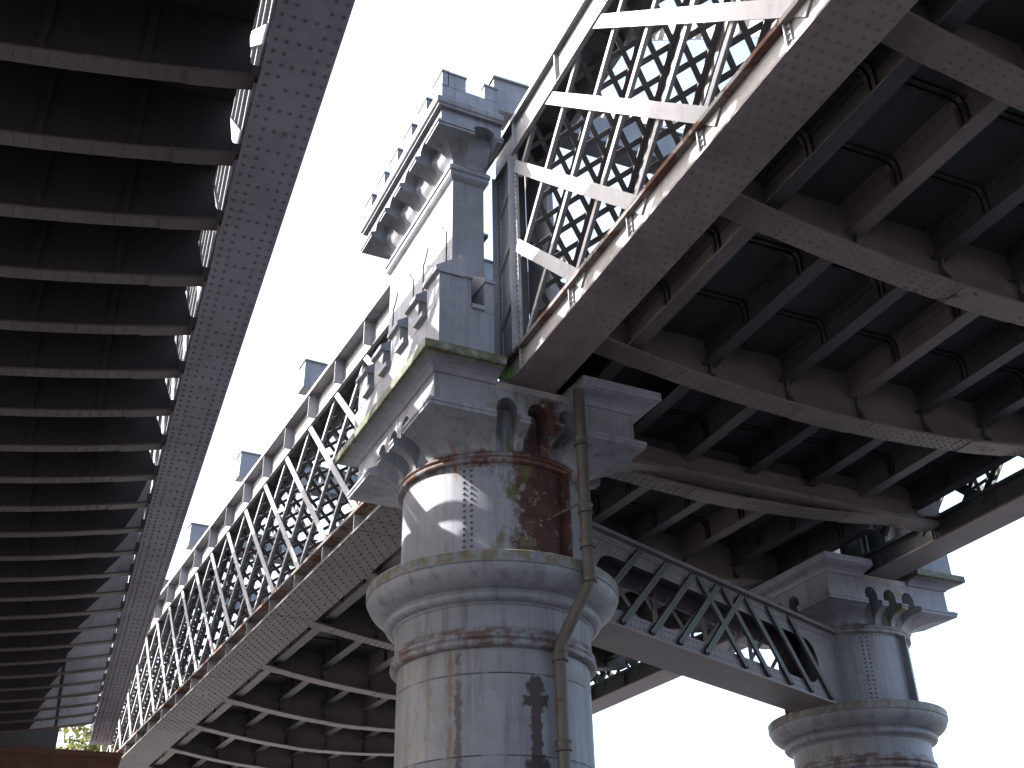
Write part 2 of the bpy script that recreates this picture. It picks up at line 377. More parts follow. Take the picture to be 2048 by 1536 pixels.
def make_pier(name, label, cx, cy, mat, fin_angles, rivet_angles, beam_ang=None):
    t = thing(name, label, 'bridge pier', (cx, cy, 0))
    m = MB(); m.lathe([(1.0, 0), (1.0, 2.247), (.998, 2.25), (1.0, 2.253), (1.0, 2.997), (.998, 3.0), (1.0, 3.003), (1.0, 3.768), (.9975, 3.772), (1.001, 3.776), (1.001, 4.527), (.9975, 4.531), (1.0, 4.535), (1.0, 4.78)], 128)
    m.build('shaft', mat, t, True)
    m = MB(); m.lathe([(1.0, 4.775), (1.055, 4.78), (1.075, 4.80), (1.078, 4.82), (1.072, 4.84), (1.05, 4.85), (1.045, 4.86), (1.062, 4.872), (1.068, 4.89), (1.06, 4.91), (1.04, 4.92), (1.033, 4.95), (1.03, 5.19)], 128)
    m.build('neck_moulding', mat, t, True, 50)
    prof = [(1.03, 5.19), (1.05, 5.20), (1.06, 5.215), (1.10, 5.22), (1.13, 5.235), (1.148, 5.262), (1.148, 5.285), (1.132, 5.308), (1.12, 5.315), (1.12, 5.325)]
    for k in range(9):
        a = k / 8 * math.pi / 2; prof.append((1.335 - .20 * math.cos(a) ** 1.0 * 1.0, 5.333 + .185 * math.sin(a)) if False else (1.135 + .2 * math.sin(a) ** 1.35, 5.333 + .188 * (1 - math.cos(a)) ** .9 if k else 5.333))
    prof += [(1.345, 5.525), (1.352, 5.532), (1.355, 5.635), (1.345, 5.645), (.99, 5.69)]
    m = MB(); m.lathe(prof, 128); m.build('flared_collar', mat, t, True, 35)
    m = MB(); m.lathe([(.995, 5.66), (.995, 6.76)], 128)
    for a in rivet_angles:
        for o in (-.04, .04):
            for k in range(15):
                th = R(a) + o; n_ = Vector((math.sin(th), -math.cos(th), 0)); m.rivet(n_ * .994 + Vector((0, 0, 5.76 + k * .0655)), n_, .0165, .016)
    for k in range(90):
        th = k / 90 * 2 * math.pi; n_ = Vector((math.sin(th), -math.cos(th), 0)); m.rivet(n_ * .994 + Vector((0, 0, 6.715)), n_, .012)
    m.build('upper_shaft', mat, t, True)
    m = MB(); m.lathe([(.99, 6.75), (1.035, 6.755), (1.05, 6.77), (1.05, 6.80), (1.03, 6.812), (1.045, 6.82), (1.055, 6.84), (1.045, 6.862), (1.02, 6.875), (.9, 6.88)], 128)
    m.build('bead_moulding', mat, t, True, 50)
    for a in fin_angles:
        m = MB(); n_ = Vector((math.sin(R(a)), -math.cos(R(a)), 0)); s_ = Vector((-n_.y, n_.x, 0))
        for off, dep in ((0, .10),):
            m.bar(n_ * .95 + Vector((0, 0, 5.69)), n_ * .95 + Vector((0, 0, 6.75)), .02, 2 * dep + .1, s_)
            p = n_ * 1.01 + s_ * .055
            m.bar(p + Vector((0, 0, 5.69)), p + Vector((0, 0, 6.75)), .10, .03, s_)
            for k in range(16):
                q = n_ * 1.024 + s_ * .07 + Vector((0, 0, 5.73 + k * .0655)); m.rivet(q, n_, .015)
        m.build('connection_angle', mat, t)
    capital_mesh().build('capital', mat, t, True, 30)
    near = mat is M['pier']
    cornice_block(-.50, -1.42, -1).build('cornice_block', M['cornice' if near else 'cornice_plain'], t)
    cornice_block(.42, 1.42, 1).build('cornice_block', M['cornice_plain' if near else 'cornice'], t)
    m = MB(); m.box((-.497, -1.19, 7.497), (.417, 1.19, 7.585)); m.build('bearing_plate', M['edge'], t)
    return t

make_pier('bridge_pier', 'grey iron pier in the foreground with rust patch, dark drips and a downpipe', CX, CY, M['pier'], [24], [-39.5])
make_pier('bridge_pier', 'smaller grey iron pier behind, under the far edge of the right viaduct', FX, FY, M['pier_far'], [-113, 16], [-24])

# ------------------------------------------------------------------ turrets on the piers
def make_turret(name, label, cx, cy, sgn):
    """narrow castellated turret on the outer end of a pier; sgn -1 = outer face to the left"""
    t = thing(name, label, 'turret', (cx, cy, 7.72))
    X = lambda v: sgn * v
    def bx(m, x0, x1, y0, y1, z0, z1):
        a, c = sorted((X(x0), X(x1))); m.box((a, y0, z0), (c, y1, z1))
    def mould(m, levels):
        """levels: (outset, z) rectangle loft around the shaft (x .55-.95, y +-1.05); inner side outset limited"""
        rings = []
        for e, z in levels:
            x0, x1 = X(.55 - min(e, .12)), X(.95 + e); y = 1.05 + e
            a, c = min(x0, x1), max(x0, x1); rings.append([(a, -y, z), (c, -y, z), (c, y, z), (a, y, z)])
        m.loft(rings)
    m = MB(); bx(m, .55, .95, -1.05, 1.05, .004, 3.05); m.build('shaft', M['turret'], t)
    # raised panels with shouldered heads on the outer face
    for yc in (-.52, .52):
        for y0, y1, zf in ((-.36, -.22, 1.95), (.36, .22, 1.95)):
            m = MB(); bx(m, .945, .962, yc + y0 - .008, yc + y0 + .008, 1.15, 1.95)
            for k in range(5):
                s0, s1 = k / 5, (k + 1) / 5
                m.bar((X(.955), yc + y0 + (y1 - y0) * s0, zf - .006 + .17 * s0 ** 1.6), (X(.955), yc + y0 + (y1 - y0) * s1, zf + .17 * s1 ** 1.6), .012, .018, (1, 0, 0))
            m.build('panel_shadow_moulding', M['dark'], t)  # dark iron paints in the shadow lines around the panels
    # castellated plinth with sloped weatherings
    m = MB()
    bx(m, .66, 1.24, -1.40, 1.34, .002, .56)
    m.build('plinth', M['turret'], t)
    def merlon(y0, y1, front=False):
        m = MB(); bx(m, .953, 1.243, y0, y1, .558, .94); m.build('merlon', M['turret'], t)
        c = MB(); pr = [(.29, .0), (.335, .012), (.335, .065), (.06, .26), (.05, .29), (.02, .29), (0, .27), (0, 0)]
        c.prism(pr, (X(.955), y0 - .022, .935), (sgn, 0, 0), (0, 0, 1), (0, y1 - y0 + .044, 0)); c.build('weathering', M['cornice'], t)
    for k in range(5):
        yc = -1.20 + .565 * k; merlon(yc - .15 - (.05 if k == 0 else 0), yc + .15)
        if k < 4:
            c = MB(); c.prism([(.29, 0), (.345, .012), (.345, .07), (.12, .24), (.0, .26), (0, 0)], (X(.955), yc + .152, .555), (sgn, 0, 0), (0, 0, 1), (0, .262, 0))
            c.build('sill_weathering', M['cornice'], t)
    # front merlons and low sill between
    m = MB(); bx(m, .87, .957, -1.398, -1.055, .557, .94); m.build('merlon', M['turret'], t)
    m = MB(); bx(m, .60, .71, -1.40, -1.055, .556, .94); bx(m, .60, .665, -1.395, -1.05, .004, .558); m.build('merlon', M['turret'], t)
    for x0, x1 in ((.855, 1.262), (.59, .72)):
        c = MB(); a, d_ = sorted((X(x0), X(x1)))
        c.prism([(0, 0), (.345, 0), (.37, .012), (.37, .055), (.08, .27), (.06, .29), (0, .28)], (a, -1.05, .938), (0, -1, 0), (0, 0, 1), (d_ - a, 0, 0)); c.build('weathering', M['cornice'], t)
    c = MB(); a, d_ = sorted((X(.72), X(.865)))
    c.prism([(0, 0), (.35, 0), (.375, .012), (.375, .06), (.16, .22), (0, .26)], (a, -1.05, .556), (0, -1, 0), (0, 0, 1), (d_ - a, 0, 0)); c.build('sill_weathering', M['cornice'], t)
    # string course
    m = MB(); mould(m, [(0.002, 2.60), (.03, 2.63), (.05, 2.66), (.05, 2.72), (.065, 2.73), (.065, 2.78), (.02, 2.84), (.002, 2.86)]); m.build('string_course', M['turret'], t)
    # coved head, fluted like the pier capital: arched flutes cut the cove and its lip
    def headring(z, e, fl, wid):
        """rectangle outset by e; fl = outset inside the flutes, wid = flute width factor"""
        hx0, hx1, hy = .55, .95, 1.05
        ei = min(e, .12)
        xin, xout, y = hx0 - ei, hx1 + e, hy + e
        def side(n_, L, cs, w):
            out = []
            for c_ in cs:
                h = w / 2 * max(wid, .01)
                out += [(c_ - h, 0), (c_ - h, .8), (c_ - h * .55, .95), (c_, 1), (c_ + h * .55, .95), (c_ + h, .8), (c_ + h, 0)]
            return out
        pts = []
        # front edge (-y) from inner to outer, outer edge, back edge, inner edge
        for u, f_ in side(0, 0, [.66], .30): pts.append((u, -(y - (e - fl) * f_)))
        pts.append((xout, -y))
        for u, f_ in side(0, 0, [-.81, -.27, .27, .81], .32): pts.append((xout - (e - fl) * f_, u))
        pts.append((xout, y))
        for u, f_ in reversed(side(0, 0, [.66], .30)): pts.append((u, y - (e - fl) * f_))
        pts += [(xin, y), (xin, -y)]
        r_ = [(X(a), b_, z) for a, b_ in pts]
        return r_ if sgn > 0 else list(reversed(r_))
    z0 = 2.855
    rings = []
    for k in range(9):
        t_ = k / 8; e = .31 * (1 - math.sqrt(max(0, 1 - (t_ * .98) ** 2))) / (1 - math.sqrt(1 - .98 ** 2)); rings.append(headring(z0 + .25 * t_, e, min(e, .03 + .05 * t_), 1))
    for z_, e, wf in ((.252, .325, 1), (.285, .325, 1), (.29, .338, 1), (.325, .338, 1), (.34, .30, 1), (.355, .27, 1), (.41, .27, .9), (.445, .27, .66), (.465, .27, .35), (.475, .27, .0)):
        rings.append(headring(z0 + z_, e, .06 if wf > .05 else e, wf))
    rings.append(headring(z0 + .56, .27, .27, 0))
    m = MB(); m.loft(rings); m.build('fluted_head', M['turret'], t, True, 28)
    fz = z0 + .56 - .30
    # cornice and battlements
    zc = fz + .30
    m = MB(); mould(m, [(.325, zc), (.325, zc + .02), (.35, zc + .04), (.365, zc + .09), (.345, zc + .11), (.345, zc + .13), (.30, zc + .145)]); m.build('cornice', M['turret'], t)
    m = MB(); zb = zc + .14
    bx(m, 1.17, 1.24, -1.38, 1.34, zb, zb + .19); bx(m, .50, 1.172, -1.38, -1.30, zb, zb + .19); bx(m, .50, 1.172, 1.26, 1.34, zb, zb + .19)
    m.build('parapet', M['turret'], t)
    def bm(x0, x1, y0, y1):
        m = MB(); bx(m, x0, x1, y0, y1, zb + .188, zb + .40); bx(m, x0 - .012, x1 + .012, y0 - .012, y1 + .012, zb + .398, zb + .425); m.build('battlement', M['turret'], t)
    for k in range(6):
        yc = -1.25 + .504 * k; bm(1.168, 1.243, yc - (.133 if k else .14), yc + .15)
    bm(.93, 1.155, -1.383, -1.298); bm(.50, .68, -1.383, -1.298)
    return t
make_turret('turret', 'narrow castellated iron turret with arched corbels standing on the foreground pier', CX, CY, -1)
make_turret('turret', 'base of a castellated turret standing on the smaller far pier', FX, FY, 1)

# ------------------------------------------------------------------ lattice main girders
TN, TF, TL = R(-2.31), R(2.31), R(-4.55)
def frame(ox, oy, rot):
    return lambda u, s_, z=0: (ox + u * math.cos(rot) - s_ * math.sin(rot), oy + u * math.sin(rot) + s_ * math.cos(rot), z)
def girder(label, ox, oy, rot, z, s0, s1, hw, pitch, cflat, cstrut, mats, group, rivet_rng=None, ends=(False, False), rows=9, depth=3.65, slow=1, rivet_pitch=.105, seams=(), tw=.15, lp=.31):
    """two-plane lattice girder. u across (0 = centre), s along, z from the flange underside.
       ties: z - s = cflat + k*pitch ; struts: z + s = cstrut + k*pitch (local z)"""
    t = thing('lattice_girder', label, 'lattice girder', (ox, oy, z), rot, group)
    Pm, Fm, Em = mats
    m = MB(); m.box((-hw, s0, 0), (hw, s1, .028))
    for q in seams: m.bar((-hw + .004, q, -.001), (hw - .004, q, -.001), .01, .004, (0, 1, 0))
    if rivet_rng:
        a, c = rivet_rng; n_ = int((c - a) / rivet_pitch)
        for k in range(n_):
            for j in range(rows):
                if (k + j) % 2 and rows > 6: continue
                if rows <= 6 and j in (2, 3) and k % 2: continue
                if random.random() < .03: continue
                u = -hw + .04 + (2 * hw - .08) * j / (rows - 1)
                m.rivet((u + random.uniform(-.003, .003), a + k * rivet_pitch, 0), (0, 0, -1), .0165, .015)
    m.build('bottom_flange', Fm, t)
    for s_ in (-1, 1):
        m = MB(); m.box((s_ * .2 - .008, s0, .028), (s_ * .2 + .008, s1, .302))
        y = s0 + .12
        while y < s1:
            a, c = sorted((s_ * .207, s_ * (hw - .02))); m.box((a, y - .03, .027), (c, y - .018, .301))
            m.box((a if s_ > 0 else c - .022, y - .06, .027), (a + .022 if s_ > 0 else c, y + .01, .301))
            for zz in (.07, .13, .19, .25): m.rivet((s_ * .232, y - .045, zz), (s_, 0, 0), .014)
            y += pitch
        m.build('lower_side_plate', Em, t)
        m = MB(); a, c = sorted((s_ * .19, s_ * (hw + .002))); m.box((a, s0, .303), (c, s1, .318))
        a, c = sorted((s_ * (hw - .012), s_ * (hw + .002))); m.box((a, s0, .317), (c, s1, .35)); m.build('ledge_angle', M['ledge'] if Em is M['edge'] else Em, t)
    zt = depth
    m = MB(); m.box((-hw, s0, zt - .03), (hw, s1, zt)); m.build('top_flange', Pm, t)
    for s_ in (-1, 1):
        m = MB(); m.box((s_ * .2 - .008, s0, zt - .50), (s_ * .2 + .008, s1, zt - .03))
        a, c = sorted((s_ * .206, s_ * .25)); m.box((a, s0, zt - .50), (c, s1, zt - .488))
        m.box((s_ * (hw - .006) - .006, s0, zt - .062), (s_ * (hw - .006) + .006, s1, zt - .031))
        y = s0 + .12
        while y < s1:
            a, c = sorted((s_ * .206, s_ * (hw - .02))); m.box((a, y - .008, zt - .489), (c, y + .008, zt - .031))
            for zz in (.10, .18, .26, .34, .42): m.rivet((s_ * .208, y + .035, zt - zz), (s_, 0, 0), .014)
            y += pitch
        m.build('upper_side_plate', Pm, t)
    y = s0 + .5
    while y < s1 - .4:
        m = MB(); m.box((-.192, y, zt - .47), (.192, y + .28, zt - .458)); m.build('batten', M['dark'], t); y += pitch
    lo, hi = .24, zt - .42
    # flat ties, one in each plane
    k = math.ceil(((lo + .0) - s1 - cflat) / pitch)
    a0 = s0 + (.62 if ends[0] else 0); a1 = s1 - (.62 if ends[1] else 0)
    kk = -60
    while kk < 60:
        c = cflat + kk * pitch; kk += 1
        # z = s + c ; clip to s in [a0,a1], z in [lo,hi]
        sa = max(a0, lo - c); sb = min(a1, hi - c)
        if sb - sa < .35: continue
        for s_ in (-1, 1):
            m = MB(); m.bar((s_ * .222, sa, sa + c), (s_ * .222, sb, sb + c), tw, .014, (0, 1, -1)); m.build('tie_bar', Pm, t)
    kk = -60
    while kk < 60:
        c = cstrut + kk * pitch; kk += 1
        sa = max(a0, c - hi); sb = min(a1, c - lo)
        if sb - sa < .35: continue
        m = MB()
        p0 = Vector((0, sa, c - sa)); p1 = Vector((0, sb, c - sb)); d = (p1 - p0); L = d.length; d.normalize()
        def sbar(m, s_, w):
            off = Vector((s_ * .175, 0, 0)); m.bar(p0 + off, p1 + off, w, .016, (0, 1, 1)); m.bar(p0 + off + Vector((-s_ * .03, .025, .025)), p1 + off + Vector((-s_ * .03, .025, .025)), .014, .06, (0, 1, 1))
        sbar(m, -1, .062); so_ = m.build('laced_strut', Pm, t)
        m = MB(); sbar(m, 1, .15)
        nc = max(1, round(L / lp)); w = L / nc; ex = Vector((.31, 0, 0)); pl = d.cross(Vector((1, 0, 0)))
        if slow:
            o = Vector((0, .03, .03))
            for j in range(nc):
                q0 = p0 + d * (j * w); q1 = p0 + d * ((j + 1) * w)
                m.bar(q0 + o - ex / 2, q1 + o + ex / 2, .058, .009, pl.cross(q1 - q0 + ex))
                m.bar(q0 + o * 1.35 + ex / 2, q1 + o * 1.35 - ex / 2, .058, .009, pl.cross(q1 - q0 - ex))
                m.rivet((q0 + q1) / 2 + o, (0, -.7, -.7), .016)
        m.build('lacing', M['lacing'] if Pm is M['lattice'] else Pm, so_)
    for fl_, se, dr in ((ends[0], s0, 1), (ends[1], s1, -1)):
        if not fl_: continue
        for s_ in (-1, 1):
            m = MB(); y0, y1 = sorted((se + dr * .03, se + dr * .62)); m.box((s_ * .19 - .006, y0, .29), (s_ * .19 + .006, y1, zt - .48)); m.build('end_web', Pm, t)
            for q in (.07, .56):
                m = MB()
                yc = se + dr * q; m.box((s_ * .205 - .012, yc - .055, .31), (s_ * .205 + .012, yc + .055, zt - .5)); m.box((s_ * .25 - .04, yc - .006, .31), (s_ * .25 + .04, yc + .006, zt - .5))
                for j in range(40):
                    zz = .36 + j * .069
                    if zz > zt - .54: break
                    for o in (-.032, .032): m.rivet((s_ * .217, yc + o, zz), (s_, 0, 0), .014)
                m.build('end_post', Pm, t)
        y0, y1 = sorted((se + dr * .015, se + dr * .03)); m = MB(); m.box((-.18, y0, .05), (.18, y1, zt - .05)); m.build('end_or_glow_plate', Pm, t)
        for zz in (.9, 1.7, 2.5):
            m = MB(); m.bar((-.2, se + dr * .07, zz), (-.2, se + dr * .56, zz - .35 * dr), .09, .05, (0, 0, 1)); m.build('end_brace', Pm, t)
    return t

ZB = 7.60
WV = 7.62
GRP = None
girder('rusty pale lattice girder nearest the camera, running up to the right from the turret', CX, CY, TN, ZB, -17, -.76, .28, 1.19, 10.72 - ZB, 6.62 - ZB,
       (M['lattice'], M['flange'], M['edge']), GRP, (-8.2, -.8), (False, True), 11, seams=(-4.35, -2.1))
girder('long pale lattice girder running away to the lower left behind the turret', CX, CY, TF, ZB, .76, 24, .40, 1.30, 5.65 - ZB, 16.02 - ZB,
       (M['lattice'], M['farflange'], M['edge']), GRP, (1.0, 16), (True, False), 9, rivet_pitch=.12, tw=.115, lp=.26, seams=(2.9, 3.3, 7.2, 11.2, 15))
wn = frame(CX, CY, TN); wf = frame(CX, CY, TF)
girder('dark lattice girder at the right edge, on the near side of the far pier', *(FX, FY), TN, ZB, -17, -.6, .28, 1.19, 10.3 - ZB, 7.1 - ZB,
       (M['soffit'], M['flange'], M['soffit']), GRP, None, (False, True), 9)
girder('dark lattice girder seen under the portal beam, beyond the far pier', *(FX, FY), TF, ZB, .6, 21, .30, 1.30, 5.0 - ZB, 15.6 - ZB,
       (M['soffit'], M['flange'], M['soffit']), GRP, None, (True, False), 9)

# ------------------------------------------------------------------ overhead transverse beams on the top chords
OB = [(-9.1, TN, 'near'), (-5.1, TN, 'near'), (-1.15, TN, 'near'), (2.35, TF, 'far'), (6.4, TF, 'far'), (10.4, TF, 'far'), (14.5, TF, 'far'), (18.5, TF, 'far')]
LO = ['crossing above the camera', 'at the top of the picture, seen through the white lattice', 'just right of the turret battlements', 'hidden mostly behind the turret',
      'left of the turret, largest of those poking over the long girder', 'second of those poking over the long girder left of the turret', 'third of those poking over the long girder, near the left viaduct', 'at the far end of the long girder']
for (s_, rot, w), lb in zip(OB, LO):
    x, y, _ = frame(CX, CY, rot)(0, s_)
    t = thing('overhead_beam', 'grey box beam on the top chords, ' + lb, 'beam', (x, y, 11.25), rot, 'overhead box beams across the right viaduct')
    m = MB(); m.box((-.45, -.16, .20), (8.1, .16, .72)); m.build('box', M['overhead'], t)
    m = MB(); m.box((-.47, -.19, .72), (8.12, .19, .745)); m.build('cap_plate', M['overhead'], t)
    for u in (-.0, 7.65):
        m = MB(); m.box((u - .2, -.13, .002), (u + .2, .13, .198)); m.build('saddle', M['overhead'], t)

# ------------------------------------------------------------------ right viaduct floor: cross girders, stringers, deck
ZD = 8.36
def zbot(u): return 7.62 + .028 * (u - 4.1) ** 2
SU = [.97, 1.94, 2.97, 3.98, 4.98, 5.95, 6.92]
def cross_girder(label, rot, s_, rust_mat, riv=True, u0=.21, u1=7.42):
    x, y, _ = frame(CX, CY, rot)(0, s_)
    t = thing('cross_girder', label, 'cross girder', (x, y, 0), rot, 'curved cross girders under the right viaduct')
    n_ = 28; us = [u0 + (u1 - u0) * k / n_ for k in range(n_ + 1)]
    m = MB(); rings = []
    for u in us: z = zbot(u); rings.append([(u, -.15, z), (u, .15, z), (u, .15, z + .025), (u, -.15, z + .025)])
    m.loft([list(reversed(r)) for r in rings])
    if riv:
        k = 0; u = u0 + .08
        while u < u1:
            for v in (-.115, -.045, .045, .115): m.rivet((u, v, zbot(u)), (0, 0, -1), .013)
            u += .105
    m.build('bottom_flange', rust_mat, t)
    for q in (.25, 3.1, 5.6):
        m = MB(); m.loft([[(u, -.152, zbot(u) - .009), (u, .152, zbot(u) - .009), (u, .152, zbot(u) - .001), (u, -.152, zbot(u) - .001)] for u in [q + .1 * i_ for i_ in range(9)]]); m.build('splice_plate', rust_mat, t)
    m = MB(); poly = [(u, zbot(u) + .025) for u in us] + [(u1, ZD - .002), (u0, ZD - .002)]
    m.prism(poly, (0, -.007, 0), (1, 0, 0), (0, 0, 1), (0, .014, 0))
    # fillet angles along the flange
    for s2 in (-1, 1):
        for a, c in zip(us[:-1], us[1:]):
            m.bar((a, s2 * .013, zbot(a) + .07), (c, s2 * .013, zbot(c) + .07), .09, .012, (0, 0, 1))
    m.build('web', M['web'], t)
    for u in SU:
        m = MB()
        for s2 in (-1, 1):
            m.prism([(.018, 0), (.135, 0), (.135, .03), (.05, 8.02 - zbot(u) - .16), (.10, 8.02 - zbot(u) - .03), (.018, 8.02 - zbot(u) - .03)], (u - .008, 0, zbot(u) + .03), (0, s2, 0), (0, 0, 1), (.016, 0, 0))
        m.build('bracket', M['soffit'], t)
    return t
def stringers_and_deck(rot, cgs, names, spanlabel, sd0, sd1):
    f = frame(CX, CY, rot)
    for (a, c), nm in zip(zip(cgs[:-1], cgs[1:]), names):
        for i, u in enumerate(SU):
            x, y, _ = f(u, (a + c) / 2)
            m = MB(); h = (c - a) / 2 - .01
            m.box((-.008, -h, 8.02), (.008, h, ZD - .002)); m.box((-.085, -h, 8.0), (.085, h, 8.02))
            for s2 in (-1, 1):
                q0, q1 = sorted((s2 * .009, s2 * .085)); m.box((q0, -h, ZD - .016), (q1, h, ZD - .004)); q0, q1 = sorted((s2 * .009, s2 * .021)); m.box((q0, -h, ZD - .09), (q1, h, ZD - .017))
                q0, q1 = sorted((s2 * .009, s2 * .021)); m.box((q0, -h, 8.021), (q1, h, 8.08))
                y_ = -h + .06
                while y_ < h:
                    m.rivet((s2 * .05, y_, ZD - .016), (0, 0, -1), .011); m.rivet((s2 * .021, y_, ZD - .055), (s2, 0, 0), .011); y_ += .11
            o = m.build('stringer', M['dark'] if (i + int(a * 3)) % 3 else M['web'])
            o.location = (x, y, 0); o.rotation_euler = (0, 0, rot)
            tag(o, '%s stringer from the %s lattice girder, %s' % (ORD[i], 'left', nm), 'stringer', 'stringers under the right viaduct deck')
    x, y, _ = f(0, 0)
    t = thing('bridge_deck', spanlabel, 'bridge deck', (CX, CY, 0), rot)
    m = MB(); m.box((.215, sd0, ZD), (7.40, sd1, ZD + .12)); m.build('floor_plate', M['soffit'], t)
    for a, c in zip(cgs[:-1], cgs[1:]):
        for fr in (.30, .68):
            s_ = a + (c - a) * fr; m = MB(); prev = .23
            for u in SU + [7.38]:
                l_, r_ = prev + .012, u - .012
                pl = [(l_ + .012, 8.03), (l_ + .012, 8.24), (l_ + .025, 8.29), (l_ + .06, 8.33), (l_ + .11, 8.345), (r_ - .11, 8.345), (r_ - .06, 8.33), (r_ - .025, 8.29), (r_ - .012, 8.24), (r_ - .012, 8.03)]
                if u == 7.38: pl = pl[:6]
                if prev < .3: pl = pl[4:]
                for o in (-.035, .035):
                    for p, q in zip(pl[:-1], pl[1:]): m.bar((p[0], s_ + o, p[1]), (q[0], s_ + o, q[1]), .04, .034, (0, 1, 0))
                prev = u
            m.build('stiffening_rib', M['black'], t)
CGN = [-11.1, -8.75, -6.45, -4.25, -1.72, .62]
CGF = [3.0, 5.7, 8.4, 11.3, 14.05, 16.7, 19.3, 21.8]
NN = ['behind the camera side', 'fifth and farthest right of the visible arcs', 'at the top right corner of the picture', 'meeting the girder beside the upper seam', 'meeting the girder just right of the pier', 'passing behind the foreground pier capital']
for s_, lb in zip(CGN, NN): cross_girder('curved riveted cross girder ' + lb, TN, s_, M['cross'])
NF = ['hidden above the portal beam', 'behind the pier collar', 'just left of the collar of the foreground pier', 'second left of the foreground pier', 'third left of the foreground pier', 'fourth left of the foreground pier, at the bottom edge', 'fifth left of the foreground pier, below the picture', 'at the far end']
for s_, lb in zip(CGF, NF): cross_girder('curved brown cross girder ' + lb, TF, s_, M['cross'], s_ < 9)
BN = ['in the bay behind the top right corner', 'in the bay at the right edge', 'in the bay at the top right corner', 'in the large bay right of the upper seam', 'in the bay just right of the pier capital']
BF = ['in the bay above the portal beam', 'in the bay beside the pier collar', 'in the first bay left of the pier', 'in the second bay left of the pier', 'in the third bay left of the pier', 'in the fourth bay left of the pier', 'in the last bay left of the pier']
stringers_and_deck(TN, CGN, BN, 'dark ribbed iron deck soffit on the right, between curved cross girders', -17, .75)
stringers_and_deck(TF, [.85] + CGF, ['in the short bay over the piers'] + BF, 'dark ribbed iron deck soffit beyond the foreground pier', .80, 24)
# edge strip joining the two spans over the pier is left open: each span carries its own floor

# ------------------------------------------------------------------ portal lattice beam between the piers
ang = math.atan2(FX - CX, FY - CY)
t = thing('portal_beam', 'riveted lattice beam with crossed bars joining the two grey piers', 'lattice beam', (CX, CY, 0), -ang)   # local +Y runs to the far pier, +X to the camera side
XF, XB = .30, -.28
for xs, nm in ((XF, 'front'), (XB, 'back')):
    m = MB(); zc, r_ = 6.18, .33
    o = xs - .006
    m.box((o, .92, 6.51), (o + .012, 7.36, 6.75)); m.box((o, .92, 5.65), (o + .012, 7.36, 5.85))
    for sgn, s0, sc in ((1, .92, 1.78), (-1, 7.36, 6.38)):
        poly = [(s0, 5.851), (s0, 6.509)]
        arc = [(sc - sgn * r_ * math.cos(a_), zc + r_ * math.sin(a_)) for a_ in [R(v) for v in range(90, -91, -15)]]
        poly += arc
        m.prism(poly, (o + .0005, 0, 0), (0, 1, 0), (0, 0, 1), (.011, 0, 0))
    sg = 1 if xs > 0 else -1
    q = sorted((xs + sg * .007, xs + sg * .10)); m.box((q[0], .92, 6.75), (q[1], 7.36, 6.77)); q = sorted((xs + sg * .007, xs + sg * .02)); m.box((q[0], .92, 6.66), (q[1], 7.36, 6.749))
    if xs > 0:
        s_ = 1.05
        while s_ < 7.3:
            m.rivet((xs + .02, s_, 6.70), (1, 0, 0), .011)
            if 1.3 < s_ < 6.9:
                m.rivet((xs + .006, s_, 6.62), (1, 0, 0), .010); m.rivet((xs + .006, s_ + .03, 6.56), (1, 0, 0), .010)
                m.rivet((xs + .006, s_, 5.72), (1, 0, 0), .010); m.rivet((xs + .006, s_ + .03, 5.80), (1, 0, 0), .010)
            s_ += .085
    m.build('side_plate', M['portal'], t)
m = MB(); m.box((XB - .06, .92, 6.772), (XF + .105, 7.36, 6.792)); m.build('top_plate', M['portal'], t)
m = MB(); m.box((XB - .06, .92, 5.625), (XF + .06, 7.36, 5.649)); m.build('bottom_plate', M['flange'], t)
for k in range(5):
    st = 2.34 + .585 * k
    m = MB(); m.bar((XF + .02, st, 6.72), (XF + .02, st - 1.05, 5.70), .02, .06, (1, 0, 0))
    for o in (-.032, .032): m.bar((XF + .03, st + o, 6.72), (XF + .03, st - 1.05 + o, 5.70), .04, .042, (1, 0, 0))
    m.build('diagonal_bar', M['soffit'], t)
    m = MB(); st2 = 3.61 + .585 * k; m.bar((XF + .02, st2, 6.72), (XF + .02, st2 + .97, 5.70), .02, .06, (1, 0, 0))
    for o in (-.03, .03): m.bar((XF + .035, st2 + o, 6.72), (XF + .035, st2 + .97 + o, 5.70), .036, .04, (1, 0, 0))
    m.build('diagonal_bar', M['soffit'], t)
    m = MB(); st3 = 1.35 + .585 * k; m.bar((XB + .02, st3, 6.6), (XB + .02, st3 + .9, 5.75), .012, .06, (1, 0, 0)); m.build('flat_brace', M['turret'], t)
    m = MB(); st3 = 4.45 + .585 * k; m.bar((XB + .02, st3, 6.6), (XB + .02, st3 - .9, 5.75), .012, .06, (1, 0, 0)); m.build('flat_brace', M['turret'], t)
for k in range(4):
    m = MB(); s_ = 2.2 + 1.17 * k; m.bar((XB + .05, s_, 6.7), (XB + .05, s_, 5.7), .04, .05, (1, 0, 0)); m.build('upright', M['portal'], t)
# skew tie beam behind the near capital
t = thing('bearing_beam', 'rust brown beam between the pier cornice and the nearest cross girder', 'beam', (CX, CY, 0), 0)
m = MB(); m.box((.5, .15, 7.73), (7.2, .45, 7.79)); m.box((.5, .29, 7.79), (7.2, .31, 8.1)); m.build('tee_beam', M['cross'], t)

